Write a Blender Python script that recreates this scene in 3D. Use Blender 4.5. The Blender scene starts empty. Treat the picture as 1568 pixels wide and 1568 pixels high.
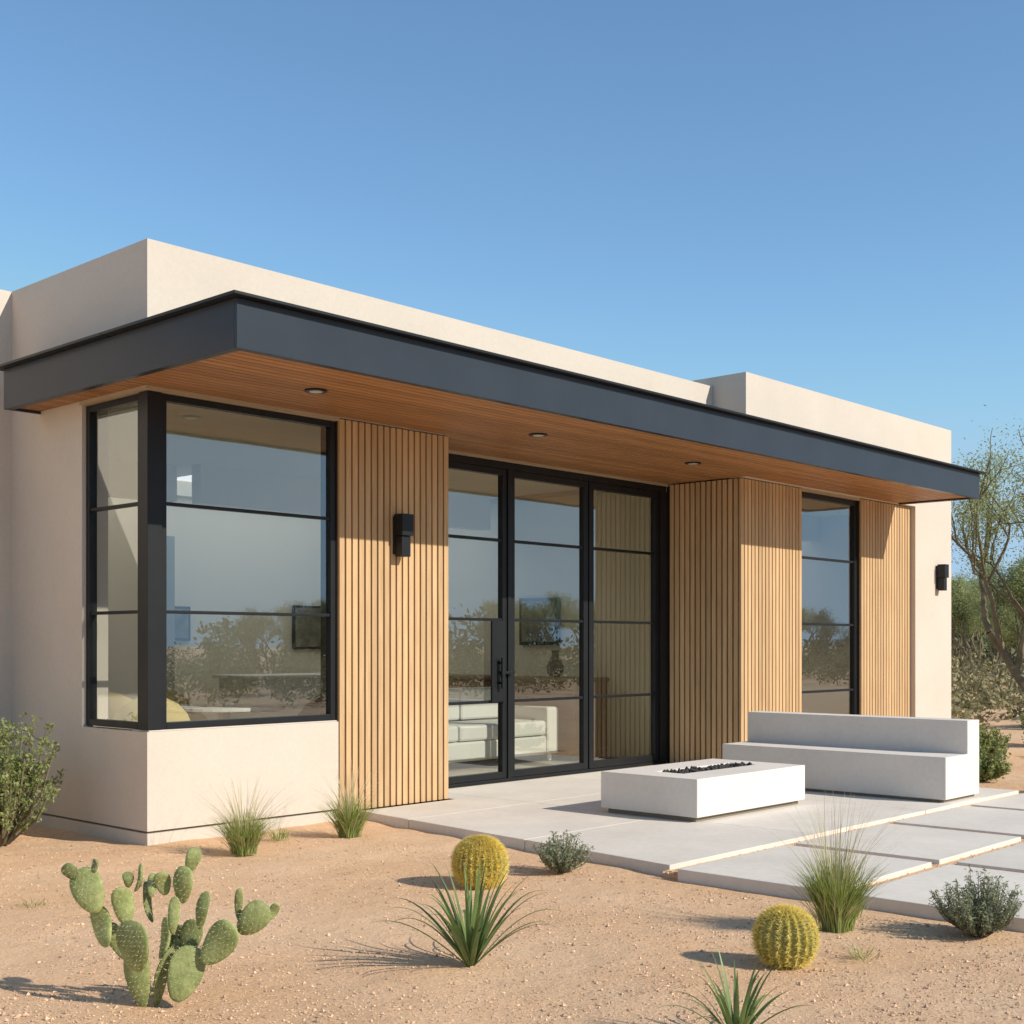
import bpy, bmesh, math, random
import numpy as np
from mathutils import Vector, noise
R=random.Random(7)
scene=bpy.context.scene
scene.view_settings.view_transform='Standard'
scene.view_settings.look='None'
scene.view_settings.exposure=0
# ---------------- camera / light / world
cd=bpy.data.cameras.new("camera"); cam=bpy.data.objects.new("camera",cd); scene.collection.objects.link(cam)
cam.location=(0,0,1.3); cam.rotation_euler=(math.radians(90),0,math.radians(42.7-90))
cd.lens=45.2; cd.sensor_width=36; cd.shift_y=0.130; cd.clip_end=3000; cd.clip_start=0.05
scene.camera=cam
L=Vector((-0.3,1.03,-0.66)).normalized()
sd=bpy.data.lights.new("sun",'SUN'); sun=bpy.data.objects.new("sun",sd); scene.collection.objects.link(sun)
sun.rotation_euler=L.to_track_quat('-Z','Y').to_euler(); sd.energy=5.0; sd.angle=math.radians(0.5); sd.color=(1,0.93,0.82)
w=bpy.data.worlds.new("World"); scene.world=w; w.use_nodes=True
nt=w.node_tree; bg=nt.nodes["Background"]; sk=nt.nodes.new("ShaderNodeTexSky"); sk.sky_type='NISHITA'
sk.sun_disc=False; sk.sun_elevation=math.asin(-L.z); sk.sun_rotation=math.radians(163.8)
sk.air_density=1.0; sk.dust_density=0.05; sk.ozone_density=1.3; sk.altitude=0
tm=nt.nodes.new("ShaderNodeMix"); tm.data_type='RGBA'; tm.blend_type='MULTIPLY'; tm.inputs[0].default_value=1; tm.inputs[7].default_value=(0.98,1.22,1.32,1)
nt.links.new(sk.outputs[0],tm.inputs[6])
sp=nt.nodes.new("ShaderNodeSeparateColor"); cb=nt.nodes.new("ShaderNodeCombineColor"); nt.links.new(tm.outputs[2],sp.inputs[0])
for i,lim in enumerate((3.1,4.7,6.3)):
    q=nt.nodes.new("ShaderNodeMath"); q.operation='SMOOTH_MIN'; q.inputs[1].default_value=lim; q.inputs[2].default_value=1.0
    nt.links.new(sp.outputs[i],q.inputs[0]); nt.links.new(q.outputs[0],cb.inputs[i])
nt.links.new(cb.outputs[0],bg.inputs[0]); bg.inputs[1].default_value=0.13
# ---------------- materials
def newmat(name):
    m=bpy.data.materials.new(name); m.use_nodes=True; return m,m.node_tree,m.node_tree.nodes["Principled BSDF"]
def pmat(name,c1,c2=None,rough=0.8,nscale=3,bump=0.0,bscale=80,metal=0,stretch=(1,1,1),island=0,fine=None,spec=0.5,bdist=0.01,transl=0):
    m,t,b=newmat(name); N=t.nodes; K=t.links
    b.inputs["Roughness"].default_value=rough; b.inputs["Metallic"].default_value=metal
    b.inputs["Specular IOR Level"].default_value=spec
    tc=N.new("ShaderNodeTexCoord"); mp=N.new("ShaderNodeMapping"); mp.inputs["Scale"].default_value=stretch
    K.new(tc.outputs["Object"],mp.inputs[0])
    c2=c2 or c1
    no=N.new("ShaderNodeTexNoise"); no.inputs["Scale"].default_value=nscale; no.inputs["Detail"].default_value=8; no.inputs["Roughness"].default_value=0.6
    K.new(mp.outputs[0],no.inputs[0])
    mr=N.new("ShaderNodeMapRange"); mr.inputs[1].default_value=0.3; mr.inputs[2].default_value=0.7; K.new(no.outputs[0],mr.inputs[0])
    mx=N.new("ShaderNodeMix"); mx.data_type='RGBA'; mx.inputs[6].default_value=(*c1,1); mx.inputs[7].default_value=(*c2,1)
    K.new(mr.outputs[0],mx.inputs[0]); col=mx.outputs[2]
    if fine:
        n2=N.new("ShaderNodeTexNoise"); n2.inputs["Scale"].default_value=fine[0]; n2.inputs["Detail"].default_value=4
        K.new(tc.outputs["Object"],n2.inputs[0])
        r2=N.new("ShaderNodeMapRange"); r2.inputs[1].default_value=0.3; r2.inputs[2].default_value=0.7; r2.inputs[3].default_value=1-fine[1]; r2.inputs[4].default_value=1+fine[1]
        K.new(n2.outputs[0],r2.inputs[0])
        h=N.new("ShaderNodeHueSaturation"); K.new(col,h.inputs["Color"]); K.new(r2.outputs[0],h.inputs["Value"]); col=h.outputs[0]
    if island:
        g=N.new("ShaderNodeNewGeometry"); r3=N.new("ShaderNodeMapRange"); r3.inputs[3].default_value=1-island; r3.inputs[4].default_value=1+island
        K.new(g.outputs["Random Per Island"],r3.inputs[0])
        h=N.new("ShaderNodeHueSaturation"); K.new(col,h.inputs["Color"]); K.new(r3.outputs[0],h.inputs["Value"]); col=h.outputs[0]
    K.new(col,b.inputs["Base Color"])
    if bump:
        n3=N.new("ShaderNodeTexNoise"); n3.inputs["Scale"].default_value=bscale; n3.inputs["Detail"].default_value=6; K.new(mp.outputs[0],n3.inputs[0])
        bp=N.new("ShaderNodeBump"); bp.inputs["Strength"].default_value=bump; bp.inputs["Distance"].default_value=bdist
        K.new(n3.outputs[0],bp.inputs["Height"]); K.new(bp.outputs[0],b.inputs["Normal"])
    if transl:
        tr=N.new("ShaderNodeBsdfTranslucent"); K.new(col,tr.inputs[0]); ms=N.new("ShaderNodeMixShader"); ms.inputs[0].default_value=transl
        K.new(b.outputs[0],ms.inputs[1]); K.new(tr.outputs[0],ms.inputs[2]); K.new(ms.outputs[0],N["Material Output"].inputs[0])
    return m
M={}
M['stucco']=pmat("stucco",(0.62,0.55,0.465),(0.565,0.50,0.42),0.92,1.1,0.35,140,fine=(45,0.03),spec=0.2,bdist=0.004)
M['groove']=pmat("groove",(0.2,0.17,0.13))
M['slat']=pmat("cedar_slat",(0.61,0.41,0.225),(0.47,0.30,0.15),0.6,6,0.2,60,stretch=(6,6,0.4),island=0.15,spec=0.2,bdist=0.002)
M['slatback']=pmat("slat_backing",(0.03,0.018,0.01))
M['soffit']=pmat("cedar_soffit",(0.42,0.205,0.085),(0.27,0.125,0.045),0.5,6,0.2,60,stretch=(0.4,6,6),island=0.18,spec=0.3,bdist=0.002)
M['trim']=pmat("trim",(0.42,0.33,0.23),(0.38,0.29,0.2),0.6)
M['metal']=pmat("dark_metal_fascia",(0.032,0.040,0.052),(0.038,0.047,0.060),0.3,2,spec=0.16)
M['black']=pmat("black_steel",(0.009,0.010,0.012),(0.013,0.014,0.015),0.4,5,spec=0.3)
M['conc']=pmat("smooth_concrete",(0.74,0.67,0.58),(0.64,0.575,0.495),0.85,1.6,0.15,60,fine=(25,0.04),island=0.04,spec=0.25,bdist=0.003)
M['white']=pmat("white_plaster",(0.75,0.69,0.615),(0.67,0.615,0.545),0.85,2,0.2,90,fine=(30,0.03),spec=0.25,bdist=0.003)
M['inwall']=pmat("interior_wall",(0.80,0.73,0.58))
M['inceil']=pmat("interior_ceiling",(0.82,0.77,0.65))
M['infloor']=pmat("interior_floor",(0.50,0.43,0.33),(0.44,0.37,0.28),0.4)
M['sofa']=pmat("sofa_fabric",(0.78,0.76,0.7),None,0.95)
M['inwood']=pmat("interior_wood",(0.28,0.17,0.09),(0.2,0.12,0.06),0.5,4,stretch=(1,1,6))
M['cab']=pmat("cabinet_paint",(0.34,0.35,0.30),(0.3,0.31,0.27),0.5)
M['chair']=pmat("chair_shell",(0.78,0.62,0.28),None,0.5)
M['brown']=pmat("brown_chair",(0.25,0.10,0.04),None,0.6)
M['art']=pmat("art_canvas",(0.05,0.07,0.06),(0.3,0.25,0.18),0.7,6)
M['lava']=pmat("lava_rock",(0.03,0.028,0.027),(0.07,0.06,0.055),0.9,20,island=0.3)
M['lamp']=pmat("lamp_lens",(0.5,0.5,0.48),None,0.3)
# sand
def sand():
    m,t,b=newmat("desert_sand"); N=t.nodes; K=t.links
    b.inputs["Roughness"].default_value=0.95; b.inputs["Specular IOR Level"].default_value=0.15
    tc=N.new("ShaderNodeTexCoord")
    def nz(s,d=8,r=0.6):
        n=N.new("ShaderNodeTexNoise"); n.inputs["Scale"].default_value=s; n.inputs["Detail"].default_value=d; n.inputs["Roughness"].default_value=r; K.new(tc.outputs["Object"],n.inputs[0]); return n.outputs[0]
    def rng(x,a,b_,c,d):
        q=N.new("ShaderNodeMapRange"); q.inputs[1].default_value=a; q.inputs[2].default_value=b_; q.inputs[3].default_value=c; q.inputs[4].default_value=d; K.new(x,q.inputs[0]); return q.outputs[0]
    mx=N.new("ShaderNodeMix"); mx.data_type='RGBA'; mx.inputs[6].default_value=(0.76,0.465,0.255,1); mx.inputs[7].default_value=(0.82,0.56,0.355,1)
    K.new(rng(nz(0.9),0.3,0.7,0,1),mx.inputs[0])
    h=N.new("ShaderNodeHueSaturation"); K.new(mx.outputs[2],h.inputs["Color"])
    mu=N.new("ShaderNodeMath"); mu.operation='MULTIPLY'; K.new(rng(nz(75,6,0.78),0.34,0.66,0.74,1.14),mu.inputs[0]); K.new(rng(nz(7),0.3,0.7,0.93,1.05),mu.inputs[1])
    K.new(mu.outputs[0],h.inputs["Value"]); K.new(h.outputs[0],b.inputs["Base Color"])
    ad=N.new("ShaderNodeMath"); ad.operation='ADD'; K.new(rng(nz(9,10,0.65),0,1,0,1.1),ad.inputs[0]); K.new(rng(nz(65,6,0.75),0,1,0,0.75),ad.inputs[1])
    bp=N.new("ShaderNodeBump"); bp.inputs["Strength"].default_value=0.6; bp.inputs["Distance"].default_value=0.024; K.new(ad.outputs[0],bp.inputs["Height"]); K.new(bp.outputs[0],b.inputs["Normal"])
    return m
M['sand']=sand()
M['pebble']=pmat("pebble",(0.78,0.54,0.35),(0.46,0.29,0.18),0.9,9,island=0.35)
def glass():
    m=bpy.data.materials.new("window_glass"); m.use_nodes=True; t=m.node_tree; N=t.nodes; K=t.links; N.remove(N["Principled BSDF"])
    tr=N.new("ShaderNodeBsdfTransparent"); tr.inputs[0].default_value=(0.92,0.95,0.92,1)
    gl=N.new("ShaderNodeBsdfGlossy"); gl.inputs["Roughness"].default_value=0.0; gl.inputs[0].default_value=(0.9,0.97,1,1)
    fr=N.new("ShaderNodeFresnel"); fr.inputs[0].default_value=1.5
    ma=N.new("ShaderNodeMath"); ma.operation='MULTIPLY_ADD'; ma.inputs[1].default_value=1.5; ma.inputs[2].default_value=0.17; ma.use_clamp=True; K.new(fr.outputs[0],ma.inputs[0])
    tc=N.new("ShaderNodeTexCoord"); no=N.new("ShaderNodeTexNoise"); no.inputs["Scale"].default_value=1.2; no.inputs["Detail"].default_value=1; K.new(tc.outputs["Object"],no.inputs[0])
    bp=N.new("ShaderNodeBump"); bp.inputs["Strength"].default_value=0.06; bp.inputs["Distance"].default_value=0.02; K.new(no.outputs[0],bp.inputs["Height"]); K.new(bp.outputs[0],gl.inputs["Normal"])
    ms=N.new("ShaderNodeMixShader"); K.new(ma.outputs[0],ms.inputs[0]); K.new(tr.outputs[0],ms.inputs[1]); K.new(gl.outputs[0],ms.inputs[2]); K.new(ms.outputs[0],N["Material Output"].inputs[0])
    return m
M['glass']=glass()
M['bark']=pmat("bark",(0.13,0.10,0.06),(0.2,0.17,0.1),0.9,8)
M['leaf_tree']=pmat("tree_leaf",(0.28,0.33,0.12),(0.40,0.43,0.20),0.7,1.2,island=0.3,transl=0.4)
M['leaf_dist']=pmat("distant_leaf",(0.12,0.14,0.06),(0.18,0.18,0.09),0.8,0.4,island=0.3,transl=0.2)
M['leaf_scrub']=pmat("scrub_leaf",(0.20,0.20,0.09),(0.36,0.31,0.17),0.8,0.5,island=0.3,transl=0.2)
M['leaf_bush']=pmat("bush_leaf",(0.20,0.25,0.07),(0.31,0.34,0.13),0.7,5,island=0.3,transl=0.35)
M['leaf_sage']=pmat("sage_leaf",(0.20,0.23,0.12),(0.30,0.32,0.20),0.8,8,island=0.25,transl=0.2)
M['grass']=pmat("grass_blade",(0.23,0.31,0.06),(0.38,0.43,0.13),0.6,6,island=0.35,transl=0.4)
M['straw']=pmat("straw",(0.66,0.58,0.36),(0.52,0.46,0.26),0.7,6,island=0.25,transl=0.3)
M['yucca']=pmat("yucca_leaf",(0.10,0.17,0.05),(0.22,0.29,0.085),0.45,8,island=0.35,transl=0.25)
M['pad']=pmat("cactus_pad",(0.17,0.205,0.065),(0.32,0.34,0.135),0.6,14,0.4,70,island=0.32,spec=0.25,bdist=0.006,fine=(60,.16))
M['areole']=pmat("areole",(0.62,0.55,0.32))
M['barrel']=pmat("barrel_skin",(0.20,0.20,0.045),(0.32,0.28,0.07),0.6,12)
M['spine']=pmat("golden_spine",(0.90,0.72,0.14),(0.88,0.77,0.32),0.5,8,island=0.3,transl=0.4)
# ---------------- helpers
def link(o,parent=None):
    scene.collection.objects.link(o)
    if parent: o.parent=parent
    return o
def empty(name):
    o=bpy.data.objects.new(name,None); scene.collection.objects.link(o); return o
def mesh_obj(name,v,f,mats,parent=None,idx=None,smooth=False,loc=None):
    me=bpy.data.meshes.new(name); me.from_pydata([tuple(map(float,p)) for p in v],[],[tuple(map(int,q)) for q in f])
    for m in (mats if isinstance(mats,(list,tuple)) else [mats]): me.materials.append(m)
    if idx is not None: me.polygons.foreach_set("material_index",np.array(idx,dtype=np.int32))
    if smooth: me.polygons.foreach_set("use_smooth",np.ones(len(me.polygons),dtype=bool))
    me.update(); o=bpy.data.objects.new(name,me); link(o,parent)
    if loc: o.location=loc
    return o
class MB:
    def __init__(s): s.v=[];s.f=[];s.i=[]
    def add(s,v,f,mi=0):
        b=len(s.v); s.v.extend(v); s.f.extend([tuple(b+k for k in q) for q in f]); s.i.extend([mi]*len(f))
    def box(s,x0,x1,y0,y1,z0,z1,mi=0):
        s.add([(x0,y0,z0),(x1,y0,z0),(x1,y1,z0),(x0,y1,z0),(x0,y0,z1),(x1,y0,z1),(x1,y1,z1),(x0,y1,z1)],
              [(0,3,2,1),(4,5,6,7),(0,1,5,4),(1,2,6,5),(2,3,7,6),(3,0,4,7)],mi)
    def tube(s,pts,rad,n=6,mi=0):
        b=len(s.v); 
        for k,p in enumerate(pts):
            a=pts[min(k+1,len(pts)-1)]-pts[max(k-1,0)]; a.normalize()
            u=a.orthogonal().normalized(); w_=a.cross(u)
            for j in range(n):
                t=2*math.pi*j/n; q=p+(u*math.cos(t)+w_*math.sin(t))*rad[k]; s.v.append(tuple(q))
        for k in range(len(pts)-1):
            for j in range(n):
                s.f.append((b+k*n+j,b+k*n+(j+1)%n,b+(k+1)*n+(j+1)%n,b+(k+1)*n+j)); s.i.append(mi)
    def obj(s,name,mats,parent=None,smooth=False,bevel=0):
        o=mesh_obj(name,s.v,s.f,mats,parent,s.i,smooth)
        if bevel:
            m=o.modifiers.new("bevel",'BEVEL'); m.width=bevel; m.segments=2; m.limit_method='ANGLE'
        return o
def box(name,x0,x1,y0,y1,z0,z1,mat,parent=None,bevel=0):
    b=MB(); b.box(x0,x1,y0,y1,z0,z1); return b.obj(name,M[mat],parent,bevel=bevel)
def leaves(mb,centers,spread,per,size,mi,seed=0,aspect=0.5,zs=0.8):
    r=np.random.RandomState(seed); c=np.repeat(np.array([tuple(p) for p in centers]),per,axis=0)
    n=len(c); c=c+r.normal(0,1,(n,3))*spread*np.array([1,1,zs])
    a=r.normal(0,1,(n,3)); a/=np.linalg.norm(a,axis=1)[:,None]; b=r.normal(0,1,(n,3)); b=np.cross(a,b); b/=np.linalg.norm(b,axis=1)[:,None]
    s=(size*r.uniform(0.6,1.4,n))[:,None]; a=a*s; b=b*s*aspect
    V=np.stack([c-a,c+b,c+a,c-b],1).reshape(-1,3)
    V[:,2]=np.maximum(V[:,2],0.005)
    base=len(mb.v); mb.v.extend(map(tuple,V)); 
    mb.f.extend([(base+4*k,base+4*k+1,base+4*k+2,base+4*k+3) for k in range(n)]); mb.i.extend([mi]*n)
def rv(r): return Vector((r.gauss(0,1),r.gauss(0,1),r.gauss(0,1))).normalized()
# ---------------- ground
def gz(x,y): return noise.noise(Vector((x*1.3,y*1.3,0)))*0.018+noise.noise(Vector((x*4,y*4,3)))*0.010-0.005
def ground():
    def ax(a,b):
        near=list(np.arange(a,b,0.08)); out=[]; d=0.2; x=near[-1]
        while x<900: x+=d; d*=1.25; out.append(x)
        lo=[];d=0.2;x=near[0]
        while x>-900: x-=d; d*=1.25; lo.append(x)
        return lo[::-1]+near+out
    xs=ax(0,10);ys=ax(0,10);v=[];f=[]
    for y in ys:
        for x in xs:
            v.append((x,y,gz(x,y) if (abs(x)<30 and abs(y)<30) else -0.005))
    n=len(xs)
    for j in range(len(ys)-1):
        for i in range(n-1): f.append((j*n+i,j*n+i+1,(j+1)*n+i+1,(j+1)*n+i))
    mesh_obj("desert_ground",v,f,M['sand'],smooth=True)
ground()
def pebbles():
    r=np.random.RandomState(3); mb=MB()
    oc=np.array([(1,0,0),(-1,0,0),(0,1,0),(0,-1,0),(0,0,1),(0,0,-1)],float); of=[(0,2,4),(2,1,4),(1,3,4),(3,0,4),(2,0,5),(1,2,5),(3,1,5),(0,3,5)]
    cnt=0
    while cnt<34000:
        d=3.6+5.9*r.uniform(0,1)**1.5; lat=r.uniform(-0.45,0.45)*d
        x=d*0.735+lat*0.678; y=d*0.678-lat*0.735
        if x>5.75 and y<8: continue
        if x>4.4 and y>7.3: continue
        if noise.noise(Vector((x*2.2,y*2.2,9)))<r.uniform(-.7,.2): continue
        s=r.choice([0.0028,0.0042,0.0065,0.010],p=[.48,.37,.125,.025])*r.uniform(.7,1.3)
        q=oc*s*r.uniform(.6,1.3,(6,1)); q[:,2]*=0.7
        a=r.uniform(0,6.3); q=q@np.array([[math.cos(a),math.sin(a),0],[-math.sin(a),math.cos(a),0],[0,0,1]])
        q+=np.array([x,y,gz(x,y)+s*.25]); mb.add([tuple(k) for k in q],of); cnt+=1
    for _ in range(5000):
        if r.rand()<.5: x=r.uniform(5.85,10); y=r.choice([4.21,3.17,2.17])+r.uniform(-.05,.05)
        else: y=r.uniform(1.5,4.2); x=r.choice([7.08,8.40,9.72])+r.uniform(-.05,.05)
        s=r.uniform(.004,.010); q=oc*s*r.uniform(.6,1.3,(6,1)); q+=np.array([x,y,0.03]); mb.add([tuple(k) for k in q],of)
    mb.obj("gravel",M['pebble'])
pebbles()
# ---------------- patio + pavers
def slab(mb,poly,z0,z1):
    n=len(poly); mb.add([(x,y,z0) for x,y in poly]+[(x,y,z1) for x,y in poly],[tuple(range(n-1,-1,-1)),tuple(range(n,2*n))]+[(i,(i+1)%n,n+(i+1)%n,n+i) for i in range(n)])
mb=MB(); g=0.003
xs=[None,7.55,9.2,11.0]; ysl=[4.26,5.5,6.75,7.93]
def lx(y): return 5.93+(y-4.26)*0.12
for j in range(3):
    y0=ysl[j]+g;y1=ysl[j+1]-g
    for i in range(3):
        x1=xs[i+1]-g
        if i==0: P=[(lx(y0),y0),(x1,y0),(x1,y1),(lx(y1),y1)]
        else: P=[(xs[i]+g,y0),(x1,y0),(x1,y1),(xs[i]+g,y1)]
        if j==2 and i==0: P=[(lx(y0),y0),(x1,y0),(x1,7.93),(7.3,7.93),(7.3,7.36),(lx(7.36),7.36)]
        slab(mb,P,-0.02,0.06)
patio=mb.obj("concrete_patio",M['conc'],bevel=0.003)
box("patio_bedding",6.4,10.95,4.35,7.3,-0.01,0.045,'groove',patio)
mb=MB()
for (x0,x1) in [(5.86,7.03),(7.13,8.35),(8.45,9.67),(9.77,11.0)]:
    for (y0,y1) in [(3.22,4.16),(2.22,3.12),(1.2,2.12),(0.2,1.1)]:
        mb.box(x0,x1,y0,y1,-0.02,0.06)
mb.obj("concrete_pavers",M['conc'],bevel=0.005)
box("gravel_bed",5.9,11.0,0.2,4.28,-0.01,0.032,'sand')
# ---------------- house
H=empty("modern_house")
S=MB()
S.box(4.52,6.114,7.387,7.587,0.09,0.735); S.box(4.52,6.114,7.387,7.587,-0.05,0.075)
S.box(4.52,4.72,7.587,8.22,0.09,0.735); S.box(4.52,4.72,7.587,8.22,-0.05,0.075)
S.box(4.52,4.72,8.22,9.25,0.09,3.937); S.box(4.52,4.72,8.22,9.25,-0.05,0.075)
S.box(4.52,4.72,7.587,8.22,2.985,3.937)
S.box(4.52,7.264,7.387,7.587,2.985,3.937); S.box(7.264,11.02,7.387,7.587,3.004,3.937)
S.box(-4,4.72,9.25,14,-0.05,3.937)
S.box(4.72,11.02,13.8,14,-0.05,3.937)
S.box(11.02,14.80,6.99,7.19,2.985,4.03)
S.box(14.80,15.82,6.99,7.19,-0.05,4.03)
S.box(15.62,15.82,7.19,14,-0.05,4.03)
S.box(11.02,15.62,13.8,14,-0.05,4.03)
S.box(11.02,11.22,7.19,13.8,3.004,4.03)
S.obj("stucco_walls",M['stucco'],H)
box("base_groove",4.54,6.10,7.41,7.56,0.07,0.095,'groove',H); box("base_groove_side",4.54,4.70,7.56,9.24,0.07,0.095,'groove',H)
D=MB(); SK=MB()
def deck(x0,x1,y0,y1,hx0,hx1,strips):
    D.box(x0,hx0,y0,y1,3.03,3.2); D.box(hx1,x1,y0,y1,3.03,3.2); p=y0
    for (a,b) in strips:
        D.box(hx0,hx1,p,a,3.03,3.2); p=b
        SK.add([(hx0-.02,a-.02,3.21),(hx1+.02,a-.02,3.21),(hx1+.02,b+.02,3.21),(hx0-.02,b+.02,3.21)],[(0,1,2,3)])
    D.box(hx0,hx1,p,y1,3.03,3.2)
deck(4.721,7.1,7.588,13.79,5.0,6.8,[(11.0,12.9)])
deck(7.1,11.019,7.588,13.79,7.4,10.8,[(10.75,12.9)])
deck(11.221,15.619,7.191,13.79,11.6,15.4,[(9.0,10.9)])
D.box(4.81,6.9,10.75,10.9,2.68,3.035); D.box(7.0,11.0,10.5,10.65,2.66,3.035); D.box(11.34,15.6,8.75,8.9,2.70,3.035)  # ceiling headers added to keep the fill openings out of the camera's view
D.obj("roof_deck",M['inceil'],H)
sl=bpy.data.materials.new("added_fill_diffuser"); sl.use_nodes=True; sn=sl.node_tree.nodes; sn.remove(sn["Principled BSDF"]); tt=sn.new("ShaderNodeBsdfTranslucent"); tt.inputs[0].default_value=(.95,.92,.84,1); sl.node_tree.links.new(tt.outputs[0],sn["Material Output"].inputs[0])  # translucent sheet for the added roof openings, spreads sun indoors
SK.obj("added_fill_skylight",sl,H)  # unseen roof openings, added only to brighten the rooms behind the glass
I=MB(); I.box(4.725,4.80,9.3,13.75,0.06,3.045); I.box(4.80,11.0,13.0,13.1,0.06,3.045); I.box(11.23,11.33,8.0,13.0,0.06,3.045)
I.box(6.9,7.0,11.2,13.0,0.06,3.045); I.box(11.33,15.6,11.0,11.1,0.06,3.045)
I.obj("interior_walls",M['inwall'],H)
box("interior_floor",4.73,15.6,7.6,13.78,-0.02,0.055,'infloor',H)
box("interior_floor_entry",7.30,11.0,7.94,13.0,0.0,0.058,'infloor',H)
def slats(name,a0,a1,const,axis,z0,z1,n,depth=0.026,gap=0.016):
    mb=MB(); p=(a1-a0)/n
    for i in range(n):
        s=a0+i*p+gap/2; e=a0+(i+1)*p-gap/2
        if axis=='x': mb.box(s,e,const,const+depth,z0,z1)
        else: mb.box(const,const+depth,s,e,z0,z1)
    return mb.obj(name,M['slat'],H,bevel=0.002)
slats("cedar_slats_entry",6.118,7.26,7.387,'x',0.065,2.975,18)
box("cladding_backing_entry",6.118,7.26,7.413,7.6,0.0,2.98,'slatback',H)
box("entry_return_wall",7.10,7.262,7.60,8.05,0.0,2.98,'slatback',H)
slats("cedar_slats_side",7.08,7.93,11.02,'y',0.065,2.975,13,gap=0.02)
box("cladding_backing_side",11.046,11.22,7.09,7.98,0.0,2.98,'slatback',H)
slats("cedar_slats_bay",11.02,12.22,7.05,'x',0.065,2.975,18)
box("cladding_backing_bay",11.046,12.21,7.076,7.088,0.0,2.98,'slatback',H)
slats("cedar_slats_end",13.54,14.78,7.05,'x',0.065,2.975,18)
box("cladding_backing_end",13.55,14.79,7.076,7.2,0.0,2.98,'slatback',H)
def frame(mb,a0,a1,z0,z1,c,axis,ft,zs,dep=0.06,mt=0.022):
    def bx(s,e,zz0,zz1,dd=0):
        if axis=='x': mb.box(s,e,c+dd,c+dep-dd,zz0,zz1)
        else: mb.box(c+dd,c+dep-dd,s,e,zz0,zz1)
    bx(a0,a0+ft,z0,z1); bx(a1-ft,a1,z0,z1); bx(a0+ft,a1-ft,z0,z0+ft); bx(a0+ft,a1-ft,z1-ft,z1)
    for z in zs: bx(a0+ft,a1-ft,z-mt/2,z+mt/2,0.008)
ZS=[2.235,1.52]
F=MB()
frame(F,4.64,6.114,0.745,2.955,7.42,'x',0.045,ZS)
frame(F,7.51,8.22,0.745,2.955,4.55,'y',0.045,ZS)
F.box(4.53,4.64,7.40,7.51,0.745,2.955)
F.obj("corner_window_frame",M['black'],H,bevel=0.003)
GL=MB()
def gx(x0,x1,y,z0,z1): GL.add([(x0,y,z0),(x1,y,z0),(x1,y,z1),(x0,y,z1)],[(0,1,2,3)])
gx(4.68,6.07,7.45,0.78,2.92)
GL.add([(4.58,7.55,0.79),(4.58,8.18,0.79),(4.58,8.18,2.91),(4.58,7.55,2.91)],[(3,2,1,0)])
box("window_sill",4.54,6.11,7.40,7.60,0.736,0.744,'stucco',H)
box("window_head_trim_front",4.50,6.11,7.37,7.45,2.957,2.984,'trim',H)
box("window_head_trim_side",4.50,4.58,7.451,8.22,2.957,2.984,'trim',H)
box("door_head_trim",7.264,11.018,7.935,8.0,2.962,3.003,'trim',H)
Z3=[2.25,1.53,0.79]
F=MB()
F.box(7.27,11.0,7.95,8.05,2.90,2.96); F.box(7.27,11.0,7.95,8.05,0.06,0.09)
F.box(10.89,11.015,7.94,8.06,0.091,2.899)
F.box(7.27,7.36,7.94,8.06,0.091,2.899)
frame(F,7.36,8.56,0.092,2.898,7.96,'x',0.06,Z3,mt=0.026)
frame(F,8.60,9.72,0.092,2.898,7.96,'x',0.065,Z3,mt=0.026)
frame(F,9.74,10.888,0.092,2.898,7.96,'x',0.07,Z3,mt=0.026)
F.box(8.56,8.60,7.945,8.04,0.091,2.899)
F.obj("entry_door_frame",M['black'],H,bevel=0.003)
gx(7.4,10.85,7.99,0.12,2.86)
Hn=MB(); Hn.box(8.34,8.52,7.935,7.958,0.79,1.52); Hn.box(8.415,8.45,7.88,7.90,0.91,1.19); Hn.box(8.42,8.445,7.90,7.94,0.95,0.97);Hn.box(8.42,8.445,7.90,7.94,1.13,1.15)
Hn.box(8.42,8.60,7.895,7.92,1.04,1.065)
Hn.obj("door_handle",M['black'],H,bevel=0.003)
F=MB(); frame(F,12.22,13.54,0.06,2.955,7.10,'x',0.06,Z3,mt=0.026); F.obj("bay_window_frame",M['black'],H,bevel=0.003)
gx(12.26,13.5,7.13,0.1,2.91)
box("bay_head_trim",12.22,13.54,7.06,7.16,2.957,2.984,'trim',H)
GL.obj("window_glass",M['glass'],H)
# canopy
C=MB(); zb=2.968; zt=3.25
C.box(4.25,14.38,6.02,6.045,zb,zt); C.box(4.25,4.275,6.045,8.82,zb,zt); C.box(14.355,14.38,6.045,6.985,zb,zt); C.box(4.275,4.515,8.795,8.82,zb,zt)
C.box(4.275,14.355,6.045,6.08,zb+0.002,zb+0.012); C.box(4.275,4.31,6.08,8.79,zb+0.002,zb+0.012); C.box(14.32,14.355,6.08,6.98,zb+0.002,zb+0.012)
C.obj("canopy_fascia",M['metal'],H,bevel=0.002)
C=MB()
C.box(4.19,11.015,5.96,7.383,zt+0.002,zt+0.02); C.box(11.017,14.44,5.96,6.986,zt+0.002,zt+0.02); C.box(4.19,4.516,7.385,8.88,zt+0.002,zt+0.02)
C.obj("canopy_cap_flashing",M['black'],H,bevel=0.002)
P=MB()
def planks(x0,x1,y0,y1,wd=0.075):
    n=max(1,round((y1-y0)/wd)); p=(y1-y0)/n
    for i in range(n): P.box(x0,x1,y0+i*p+0.004,y0+(i+1)*p-0.004,2.986,3.0)
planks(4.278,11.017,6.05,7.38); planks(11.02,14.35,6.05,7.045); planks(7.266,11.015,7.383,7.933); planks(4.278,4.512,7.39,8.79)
P.obj("canopy_soffit",M['soffit'],H)
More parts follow.
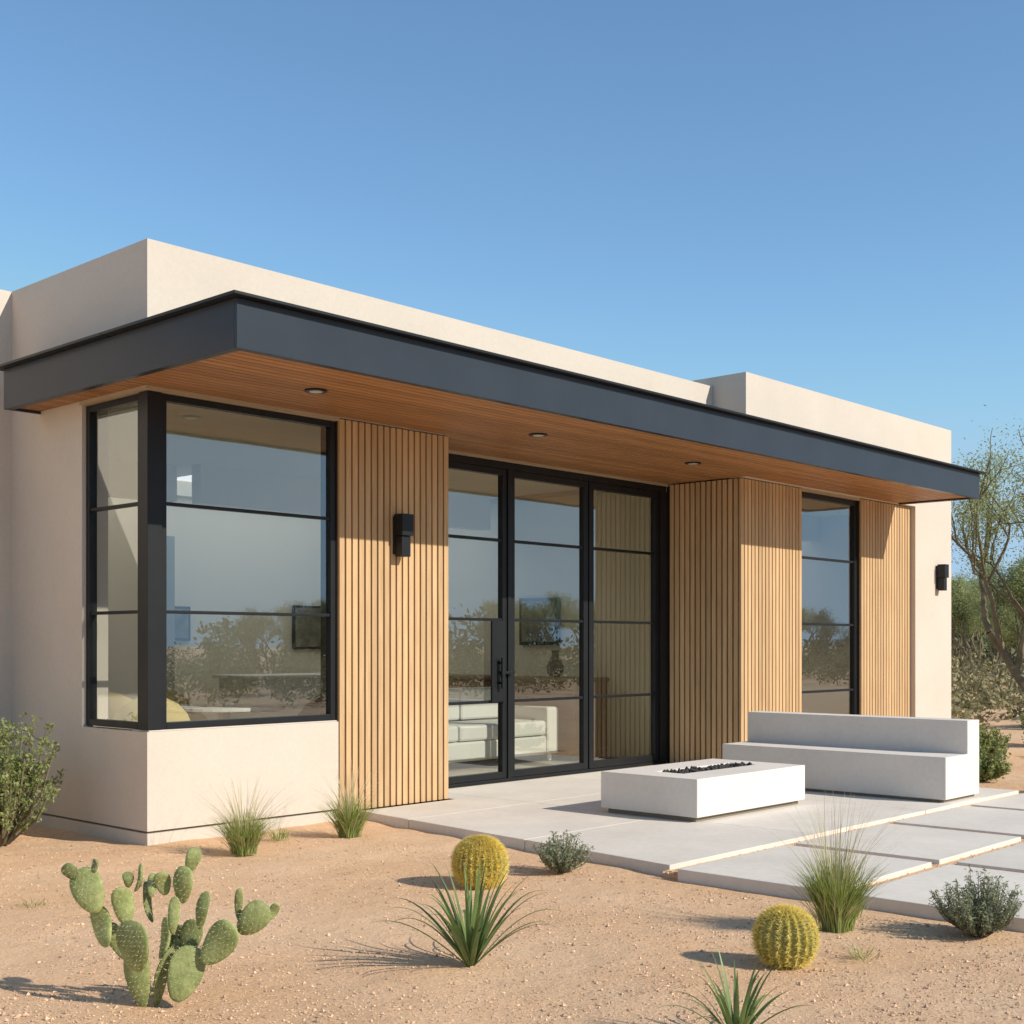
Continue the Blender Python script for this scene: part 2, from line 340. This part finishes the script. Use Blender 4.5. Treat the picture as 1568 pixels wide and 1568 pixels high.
B=MB(); B.box(4.28,11.0,6.05,7.38,3.002,3.02); B.box(11.01,14.35,6.05,6.985,3.002,3.02); B.box(7.27,11.0,7.38,7.934,3.001,3.0035); B.obj("soffit_backing",M['slatback'],H)
def cyl(mb,c,r,z0,z1,n=24,mi=0):
    v=[];
    for z in (z0,z1):
        for k in range(n): v.append((c[0]+r*math.cos(k*2*math.pi/n),c[1]+r*math.sin(k*2*math.pi/n),z))
    mb.add(v,[tuple(range(n-1,-1,-1)),tuple(range(n,2*n))]+[(k,(k+1)%n,n+(k+1)%n,n+k) for k in range(n)],mi)
for c in [(5.37,6.72),(7.70,6.82),(9.87,6.83)]:
    mb=MB(); cyl(mb,c,0.075,2.976,2.9855); cyl(mb,c,0.045,2.974,2.9755,mi=1); mb.obj("recessed_light",[M['black'],M['lamp']],H)
def sconce(x,y):
    mb=MB(); mb.box(x-0.05,x+0.05,y-0.02,y,2.0,2.29); mb.box(x-0.058,x+0.058,y-0.12,y-0.022,2.14,2.306); mb.box(x-0.045,x+0.045,y-0.10,y-0.022,1.98,2.138)
    mb.obj("wall_sconce",M['black'],H,bevel=0.003)
sconce(6.70,7.385); sconce(15.42,6.988)
# ---------------- interior furniture
def shell_chair(loc,rot,mat):
    mb=MB(); nu,nv=14,18
    v=[];f=[]
    for j in range(nv+1):
        a=2*math.pi*j/nv
        for i in range(nu+1):
            t=i/nu; rr=0.26*math.sin(t*math.pi/2)
            back=max(0,math.cos(a)); z=0.43+0.38*(t**2.2)*(0.35+0.65*back)
            v.append((rr*math.sin(a),rr*math.cos(a)*0.95,z))
    for j in range(nv):
        for i in range(nu): f.append((j*(nu+1)+i,(j+1)*(nu+1)+i,(j+1)*(nu+1)+i+1,j*(nu+1)+i+1))
    mb.add(v,f,0)
    for sx in (-1,1):
        for sy in (-1,1): mb.tube([Vector((sx*.1,sy*.1,.45)),Vector((sx*.2,sy*.2,0))],[.012,.009],6,1)
    o=mb.obj("dining_chair",[M[mat],M['inwood']],None,smooth=True); o.location=(loc[0],loc[1],0.108); o.scale=(1.1,1.1,1.1); o.rotation_euler=(0,0,rot)
    o.location.z=0.056; return o
shell_chair((5.02,8.15),2.6,'chair'); shell_chair((5.35,8.95),1.9,'chair'); shell_chair((6.6,8.15),-1.2,'brown'); shell_chair((6.2,9.7),0,'chair')
mb=MB(); cyl(mb,(5.95,8.6),0.48,0.79,0.82,40); cyl(mb,(5.95,8.6),0.05,0.08,0.789,16); cyl(mb,(5.95,8.6),0.3,0.058,0.079,30); mb.obj("dining_table",M['sofa'],bevel=0.004)
mb=MB(); mb.box(8.3,10.3,9.0,9.9,0.14,0.34)
for k in range(3): mb.box(8.32+k*.655,8.32+k*.655+.64,8.98,9.66,0.345,0.50)
for k in range(3): mb.box(8.32+k*.655,8.32+k*.655+.64,9.62,9.86,0.505,0.84)
mb.box(8.1,8.295,9.0,9.9,0.14,0.64); mb.box(10.305,10.5,9.0,9.9,0.14,0.64)
for x in (8.15,10.4):
    for y in (9.05,9.8): mb.box(x,x+.05,y,y+.05,.058,.139)
mb.obj("sofa",M['sofa'],bevel=0.025)
mb=MB(); mb.box(10.65,11.2,8.9,11.2,0.12,0.9); mb.box(10.62,11.22,8.88,11.22,0.902,0.94); mb.box(10.7,11.18,9,11.1,0.058,0.119); mb.obj("sideboard",M['inwood'],bevel=0.004)
def vase(x,y,z):
    mb=MB(); pr=[(.05,0),(.09,.05),(.10,.12),(.06,.2),(.035,.26),(.045,.3)]; n=20
    v=[(x+a*math.cos(6.283*k/n),y+a*math.sin(6.283*k/n),z+b) for a,b in pr for k in range(n)]
    f=[(j*n+k,j*n+(k+1)%n,(j+1)*n+(k+1)%n,(j+1)*n+k) for j in range(len(pr)-1) for k in range(n)]
    mb.add(v,f); mb.obj("vase",M['black'],smooth=True)
vase(10.9,9.4,.941)
def picture(x0,x1,z0,z1,y):
    mb=MB(); mb.box(x0,x1,y-0.03,y,z0,z1,0); mb.box(x0+.03,x1-.03,y-.034,y-.031,z0+.03,z1-.03,1); mb.obj("framed_picture",[M['black'],M['art']])
picture(8.1,8.5,1.35,1.75,12.99); picture(12.2,12.8,1.35,1.8,10.99); picture(10.0,10.8,1.25,1.8,12.99); picture(14.2,15,1.35,1.9,10.99)
mb=MB(); mb.box(11.18,11.228,9.6,10.2,1.3,1.85,0); mb.box(11.175,11.179,9.64,10.16,1.34,1.81,1); mb.obj("framed_picture",[M['black'],M['art']])
mb=MB(); mb.box(5.7,6.6,12.9,12.99,0.06,2.3,0); mb.obj("interior_door",[M['cab']],bevel=0.004)
mb=MB(); mb.box(7.02,7.9,12.35,12.98,0.06,2.5,0); mb.obj("tall_cabinet",[M['cab']],bevel=0.004)
mb=MB(); mb.box(8.3,9.9,11.4,12.1,0.06,0.93); mb.box(8.25,9.95,11.35,12.15,0.932,0.97); mb.obj("kitchen_island",M['sofa'],bevel=0.005)
# ---------------- fire pit & bench
def firepit():
    E=empty("fire_pit")
    x0,x1,y0,y1=7.45,8.92,5.12,5.98; a0,a1,b0,b1=7.72,8.70,5.43,5.67; zb,zt,zi=0.095,0.365,0.30
    v=[(x0,y0,zb),(x1,y0,zb),(x1,y1,zb),(x0,y1,zb),(x0,y0,zt),(x1,y0,zt),(x1,y1,zt),(x0,y1,zt),(a0,b0,zt),(a1,b0,zt),(a1,b1,zt),(a0,b1,zt),(a0,b0,zi),(a1,b0,zi),(a1,b1,zi),(a0,b1,zi)]
    f=[(3,2,1,0),(0,1,5,4),(1,2,6,5),(2,3,7,6),(3,0,4,7),(4,5,9,8),(5,6,10,9),(6,7,11,10),(7,4,8,11),(9,13,12,8),(10,14,13,9),(11,15,14,10),(8,12,15,11),(12,13,14,15)]
    mb=MB(); mb.add(v,f); mb.obj("body",M['white'],E,bevel=0.006)
    box("plinth",x0+.04,x1-.04,y0+.04,y1-.04,0.061,0.0945,'groove',E)
    r=random.Random(5); mb=MB()
    for _ in range(420):
        c=Vector((r.uniform(a0+.02,a1-.02),r.uniform(b0+.02,b1-.02),r.uniform(.31,.365))); s=r.uniform(.012,.022)
        bm=bmesh.new(); bmesh.ops.create_icosphere(bm,subdivisions=1,radius=s)
        mb.add([tuple(c+v.co*r.uniform(.7,1.25)) for v in bm.verts],[tuple(v.index for v in q.verts) for q in bm.faces]); bm.free()
    mb.obj("lava_rocks",M['lava'],E)
firepit()
def bench():
    E=empty("concrete_bench")
    prof=[(9.70,.085),(10.34,.085),(10.34,.69),(10.11,.69),(10.11,.42),(9.70,.42)]; y0,y1=4.33,6.4; n=6
    mb=MB(); mb.add([(x,y0,z) for x,z in prof]+[(x,y1,z) for x,z in prof],[tuple(range(n)),tuple(range(2*n-1,n-1,-1))]+[(i,n+i,n+(i+1)%n,(i+1)%n) for i in range(n)])
    mb.obj("seat_and_backrest",M['white'],E,bevel=0.006)
    box("plinth",9.73,10.31,4.36,6.37,0.061,0.0845,'groove',E)
bench()
# ---------------- plants
def blades(mb,c,n,h,spread,wd,rb,seed,mi=0,segs=6,curl=0.6,hmin=0.5):
    r=random.Random(seed)
    for _ in range(n):
        a=r.uniform(0,6.283); rr=rb*math.sqrt(r.random()); o=Vector((math.cos(a),math.sin(a),0)); b=Vector(c)+Vector((math.cos(a+r.gauss(0,.6)),math.sin(a+r.gauss(0,.6)),0))*rr
        hh=h*r.uniform(hmin,1); sp=spread*r.uniform(0.1,1)*hh/h; s=Vector((-o.y,o.x,0)); w0=wd*r.uniform(.7,1.2)
        cu=curl*sp/spread; tw=r.uniform(-.6,.6); s=(s*math.cos(tw)+o*math.sin(tw))
        V=[]
        for k in range(segs+1):
            t=k/segs; p=b+o*(sp*(t**1.6))+Vector((0,0,hh*(t-cu*0.5*t**2.5)))+s*0.02*math.sin(t*3)*tw
            ww=w0*(1-t**2)*(0.6+0.8*t if t<.5 else 1)+0.0003
            V+= [tuple(p-s*ww),tuple(p+s*ww)]
        mb.add(V,[(2*k,2*k+1,2*k+3,2*k+2) for k in range(segs)],mi)
def grass(c,h,sp,n,seed,plumes=14):
    mb=MB(); blades(mb,c,n,h,sp,0.0024,0.06,seed,0,curl=.7); blades(mb,c,n//5,h*.8,sp*1.1,0.0018,0.06,seed+1,1,curl=.9); blades(mb,c,plumes,h*1.75,sp*1.7,0.0017,0.03,seed+2,1,curl=.6,hmin=.65)
    mb.obj("ornamental_grass",[M['grass'],M['straw']])
grass((4.74,6.64,0),.33,.32,540,1,110); grass((5.64,6.70,0),.34,.28,500,4,100); grass((5.30,2.885,0),.42,.27,800,8,100); grass((5.60,2.98,0),.16,.2,110,9,8)
grass((5.25,6.95,0),.10,.12,60,14,6); grass((3.1,6.1,0),.05,.08,24,15,3); grass((4.9,2.55,0),.06,.09,30,16,3)
def yucca(c,h,n,seed,wk=1.0):
    mb=MB(); r=random.Random(seed)
    for q in range(n):
        a=q*2.39996+r.uniform(-.3,.3); el=(q/n); o=Vector((math.cos(a),math.sin(a),0)); s=Vector((-o.y,o.x,0)); Ln=h*r.uniform(.8,1.12); lean=.10+.75*(1-el)**1.1; w0=.0125*wk*r.uniform(.8,1.15); droop=r.uniform(.6,1.5)*(1-el*.6)
        V=[];sg=11; p=Vector(c)+o*.014; d=(o*math.sin(lean)+Vector((0,0,math.cos(lean))))
        for k in range(sg+1):
            t=k/sg; ww=w0*(1-t**1.8)*(.5+1.0*min(t*3,.5))+.0003
            V+=[tuple(p-s*ww+Vector((0,0,ww*.5))),tuple(p),tuple(p+s*ww+Vector((0,0,ww*.5)))]
            d=(d+Vector((0,0,-droop*.30*t*t))+o*0.02).normalized(); p=p+d*Ln/sg; p.z=max(p.z,.008)
        mb.add(V,[(3*k,3*k+1,3*k+4,3*k+3) for k in range(sg)]+[(3*k+1,3*k+2,3*k+5,3*k+4) for k in range(sg)])
    mb.obj("yucca_plant",M['yucca'],smooth=True)
yucca((3.71,3.65,0),.45,44,2); yucca((3.60,2.32,0),.28,28,5,.85)
def bush(name,c,rad,h,stems,per,lsize,lm,seed,asp=.5,lspread=.06,t0=.3):
    r=random.Random(seed); mb=MB(); tips=[]
    for _ in range(stems):
        a=r.uniform(0,6.283); rr=rad*math.sqrt(r.random()); hh=h*r.uniform(.5,1)*(1-.35*(rr/rad)**2)
        b=Vector(c)+Vector((math.cos(a),math.sin(a),0))*rr*.15; e=Vector(c)+Vector((math.cos(a)*rr,math.sin(a)*rr,hh)); m=(b+e)/2+Vector((math.cos(a),math.sin(a),0))*rr*.15-Vector((0,0,hh*.05))
        mb.tube([b,m,e],[.004*h/.3,.003*h/.3,.001],4,1)
        for k in range(8): t=t0+(1-t0)*k/7; q=(b*(1-t)**2+m*2*t*(1-t)+e*t*t); tips.append(q)
        if h>.5:
            for k in range(3):
                t=r.uniform(.4,.9); q=(b*(1-t)**2+m*2*t*(1-t)+e*t*t); d=(rv(r)+Vector((0,0,.7))).normalized()*h*.22
                mb.tube([q,q+d],[.003,.001],3,1); tips.extend([q+d*u for u in (.4,.6,.8,1)])
    leaves(mb,tips,rad*lspread,per,lsize,0,seed,asp); mb.obj(name,[M[lm],M['bark']])
bush("sage_shrub",(5.60,4.78,0),.17,.25,75,8,.010,'leaf_sage',1,.25,.045); bush("sage_shrub",(5.63,2.36,0),.20,.30,110,9,.010,'leaf_sage',2,.25,.045)
bush("creosote_bush",(3.93,8.2,0),.46,.90,60,8,.015,'leaf_bush',3,.5,.035,.3); bush("creosote_bush",(3.3,8.9,0),.4,.6,50,8,.015,'leaf_bush',4,.5,.035,.3)
def barrel(c,rad,h,ribs,seed,rows,dense,sw):
    r=random.Random(seed); mb=MB(); nt_=ribs*6; nv=20; v=[];f=[]
    for j in range(nv+1):
        ph=math.pi-.02-(math.pi-0.05)*j/nv
        for i in range(nt_):
            th=2*math.pi*i/nt_; q=rad*(1+.07*math.cos(ribs*th)*math.sin(ph)**.5)*math.sin(ph)**.8
            v.append((q*math.cos(th),q*math.sin(th),h-(h*.5*(1-math.cos(ph)))))
    for j in range(nv):
        for i in range(nt_): f.append((j*nt_+i,j*nt_+(i+1)%nt_,(j+1)*nt_+(i+1)%nt_,(j+1)*nt_+i))
    mb.add(v,f,0)
    for i in range(ribs):
        th=2*math.pi*i/ribs
        for j in range(rows):
            ph=.08+(2.7)*(j/(rows-1)); s=math.sin(ph)**.8*rad*1.06; p=Vector((s*math.cos(th),s*math.sin(th),h-(h*.5*(1-math.cos(ph)))))
            nrm=Vector((math.sin(ph)*math.cos(th),math.sin(ph)*math.sin(th),math.cos(ph)))
            for k in range(dense if ph>1.1 else int(dense*1.5)):
                d=(nrm*.7+rv(r)*.8+Vector((0,0,.15))).normalized(); ln=rad*r.uniform(.12,.27); sd_=d.orthogonal().normalized()*sw
                mb.add([tuple(p-sd_),tuple(p+sd_),tuple(p+d*ln)],[(0,1,2)],1)
    for k in range(1300):
        a=r.uniform(0,6.283); q=rad*.66*math.sqrt(r.random()); p=Vector((q*math.cos(a),q*math.sin(a),h*(.985-.12*(q/rad/.62)**2))); d=(Vector((math.cos(a)*q/rad,math.sin(a)*q/rad,1))+rv(r)*.7).normalized(); sd_=d.orthogonal().normalized()*sw
        mb.add([tuple(p-sd_),tuple(p+sd_),tuple(p+d*rad*.2)],[(0,1,2)],1)
    o=mb.obj("golden_barrel_cactus",[M['barrel'],M['spine']],smooth=True); o.location=c
barrel((4.98,4.83,-.01),.130,.265,26,1,28,34,.0014); barrel((4.60,2.73,-.01),.116,.235,20,2,20,18,.0013)
# prickly pear
def pear():
    r=random.Random(11); mb=MB(); rr=Vector((.678,-.735,0)); vv=Vector((.735,.678,0)); base=Vector((2.53,4.09,0)); sc=.002355
    pads=[(212,1497,40,95,8,0),(246,1500,28,90,-4,.02),(283,1492,50,82,-18,-.01),(210,1446,56,76,3,-.05),(184,1392,32,60,10,.03),(134,1366,50,70,25,0),(150,1424,36,64,28,.04),
     (108,1338,22,30,40,.0),(143,1329,12,22,0,.01),(206,1350,18,42,5,.05),(219,1388,16,62,4,.06),(246,1356,24,38,14,.02),(265,1404,18,56,-3,.0),(278,1358,32,60,-14,.01),(292,1320,20,38,-5,.02),
     (286,1442,34,54,-10,.05),(309,1396,20,56,-8,.0),(335,1444,48,76,-38,-.02),(386,1409,42,58,-42,.0),(363,1388,12,50,0,.02),(416,1399,15,30,-28,.01),(244,1444,22,62,2,.06),(255,1472,28,60,-8,.08),(228,1360,14,36,-4,.03),
     (170,1450,28,60,30,.07),(265,1450,22,50,-12,.09),(190,1352,14,24,14,.04)]
    for (px,py,wd,ht,tilt,dp) in pads:
        c=base+rr*((px-235)*sc)+Vector((0,0,(1542-py)*sc))+vv*dp; yaw=r.uniform(-.8,.8)+(0 if wd>34 else .6*r.choice([-1,1])); ac=rr*math.cos(yaw)+vv*math.sin(yaw); th=ac.cross(Vector((0,0,1)))
        lean=r.uniform(-.3,.3)
        ta=math.radians(tilt); A=ac*math.cos(ta)+Vector((0,0,1))*math.sin(ta); U=(-ac*math.sin(ta)+Vector((0,0,1))*math.cos(ta)+th*lean).normalized(); th=A.cross(U).normalized()
        a=wd*sc/2/max(.75,math.cos(yaw)); b=ht*sc/2*1.05; tk=max(.008,min(.013,a*.32))
        nu,nv=16,12; v=[];f=[]
        for j in range(nv+1):
            ph=math.pi*j/nv
            for i in range(nu):
                t=2*math.pi*i/nu; yb=-math.cos(ph); k=(1+.25*yb)*(1+.04*math.sin(3*t+px)); X=a*math.sin(ph)**.85*math.cos(t)*k; T=tk*math.sin(ph)**.7*math.sin(t)+.006*math.sin(yb*2.5+py); v.append(tuple(c+A*X+th*T+U*(b*yb)))
        for j in range(nv):
            for i in range(nu): f.append((j*nu+i,j*nu+(i+1)%nu,(j+1)*nu+(i+1)%nu,(j+1)*nu+i))
        mb.add(v,f,0)
        st=.0175; ny=int(2*b/st)
        for jy in range(ny+1):
            y=-b*.85+jy*st
            for jx in range(-6,7):
                x=jx*st+(st/2 if jy%2 else 0); e=(x/(a*(1+.2*y/b)))**2+(y/b)**2
                if e>1.0: continue
                t=tk*math.sqrt(max(0,1-e))**.8
                for sg in (-1,1):
                    p=c+A*x+U*y+th*(sg*t+.006*math.sin(y/b*2.5+py)); q=.0016
                    mb.add([tuple(p+A*q),tuple(p+U*q),tuple(p-A*q),tuple(p-U*q),tuple(p+th*sg*q*1.4)],[(0,1,4),(1,2,4),(2,3,4),(3,0,4)],1)
                    for _ in range(2):
                        d=(th*sg+rv(r)*.7).normalized(); s2=d.orthogonal().normalized()*.0005; mb.add([tuple(p-s2),tuple(p+s2),tuple(p+d*.013)],[(0,1,2)],1)
        for k in range(18):
            t=math.pi*(k/17)*1.3-.45; p=c+A*(a*1.06*math.cos(t)*(1+.2*math.sin(t)))+U*(b*math.sin(t)); q=.0018
            mb.add([tuple(p+A*q),tuple(p+th*q),tuple(p-A*q),tuple(p-th*q),tuple(p+U*q*1.5)],[(0,1,4),(1,2,4),(2,3,4),(3,0,4)],1)
            for _ in range(3):
                d=((A*math.cos(t)+U*math.sin(t))+rv(r)*.6).normalized(); s2=d.orthogonal().normalized()*.0005; mb.add([tuple(p-s2),tuple(p+s2),tuple(p+d*.014)],[(0,1,2)],1)
    mb.obj("prickly_pear_cactus",[M['pad'],M['areole']],smooth=True)
pear()
# ---------------- trees
def tree_mesh(seed,h,trunks,per,lsize,spread=.10,levels=4,leafm='leaf_tree'):
    r=random.Random(seed); mb=MB(); tips=[]
    def grow(p,d,Ln,rad,lv):
        pts=[p.copy()]; n=5
        for k in range(n):
            d=(d+rv(r)*.22+Vector((0,0,.07))).normalized(); p=p+d*Ln/n; pts.append(p.copy())
        mb.tube(pts,[rad*(1-.45*k/n) for k in range(n+1)],6 if lv<2 else 4,1)
        if lv>=levels-1: tips.extend(pts[1:])
        if lv<levels:
            for k in range(3):
                s=pts[r.choice([3,4,5])] if k else pts[5]; nd=(d+rv(r)*.75+Vector((0,0,.12))).normalized(); grow(s,nd,Ln*r.uniform(.6,.8),rad*.55,lv+1)
    for t in range(trunks):
        a=6.283*t/trunks+r.uniform(-.5,.5); d=Vector((math.cos(a)*.6,math.sin(a)*.6,1)).normalized(); grow(Vector((math.cos(a)*.08,math.sin(a)*.08,-.05)),d,h*.33,h*.018,0)
    leaves(mb,tips,spread*h/4,per,lsize,0,seed,.4)
    return mb.obj("palo_verde_tree",[M[leafm],M['bark']])
t1=tree_mesh(21,5.7,3,22,.022,.10); t1.location=(20.4,7.3,0)
t2=tree_mesh(22,4.2,3,20,.028,.11); t2.location=(29,10.4,0)
def dup(o,loc,rot,s):
    d=bpy.data.objects.new("palo_verde_tree",o.data); d.location=loc; d.rotation_euler=(0,0,rot); d.scale=(s,s,s); scene.collection.objects.link(d)
for (x,y,a,s) in [(34,14.2,.4,.95),(31,12.4,5.1,.7),(40,17,1.9,1.0),(44,15,.9,1.1)]: dup(t2,(x,y,0),a,s)
t3=tree_mesh(30,4.0,4,6,.032,leafm='leaf_dist'); t3.location=(19,-19,0); t3.scale=(.75,.75,.75)
rr=random.Random(9)
for (x,y,s) in [(26,-20,.8),(32,-26,.95),(14,-18,.6),(40,-20,.95),(46,-22,1.0),(36,-28,.9),(52,-17,.9),(60,-20,1.0),(22,-29,.95),(12,-26,.9),(49,-30,1.1),(8,-20,.8),(2,-26,1.0),(-10,-16,.9),(-20,2,1.0),(-22,12,.9),(-18,-8,.9)]:
    dup(rr.choice([t3,t3,t2]),(x,y,0),rr.uniform(0,6),s)
def mass(name,pts,mat,per,size,seed):
    mb=MB(); r=random.Random(seed); cs=[]
    for (x,y,rad,h) in pts:
        for k in range(max(4,int(7*rad))):
            cs.append((Vector((x+r.gauss(0,rad*.4),y+r.gauss(0,rad*.4),h*r.uniform(.12,.85))),rad*.22))
    for sp_ in sorted(set(round(c[1],2) for c in cs)):
        leaves(mb,[c[0] for c in cs if round(c[1],2)==sp_],sp_,per,size,0,seed,.5,.7)
    mb.obj(name,[M[mat]])
pts=[];r=random.Random(4)
for _ in range(220):
    d=r.uniform(18,70); lat=r.uniform(.33,.50)*d; x=d*.735+lat*.678; y=d*.678-lat*.735
    if x<16.6 and y>6: continue
    s=r.choice([.3,.35,.4,.5,.6,.8]); pts.append((x,y,s,s*1.4))
for _ in range(300):  # unseen scrub behind the camera, added to darken the window reflections
    x=r.uniform(2,75); y=r.uniform(-45,-12); s=r.choice([.5,.6,.8,1.0]); pts.append((x,y,s,s*1.3))
for _ in range(300):  # denser unseen rows added so the glass mirrors less bright sand
    x=r.uniform(6,52); y=r.uniform(-14,-6.5); s=r.choice([.6,.7,.8,.9]); pts.append((x,y,s,s*1.3))
mass("desert_scrub",pts,'leaf_scrub',30,.055,5)
pts=[]
for k in range(380):
    a=r.uniform(0,6.283); d=r.uniform(62,105); s=r.choice([1.2,1.8,2.2]); pts.append((d*math.cos(a),d*math.sin(a),s,s*1.6))
for k in range(60):
    d=r.uniform(50,75); lat=r.uniform(.3,.52)*d; s=r.choice([1.2,1.8]); pts.append((d*.735+lat*.678,d*.678-lat*.735,s,s*1.6))
mass("distant_trees",pts,'leaf_dist',22,.22,6)
for c,rad,h,sd_ in [((12.1,5.05,0),.3,.35,31),((14.2,5.9,0),.3,.42,32),((16.8,6.1,0),.4,.6,33),((11.6,3.9,0),.25,.3,34),((21,7.0,0),.6,.9,36),((15.2,5.2,0),.3,.35,37)]:
    bush("desert_shrub",c,rad,h,60,9,.018,'leaf_bush',sd_)
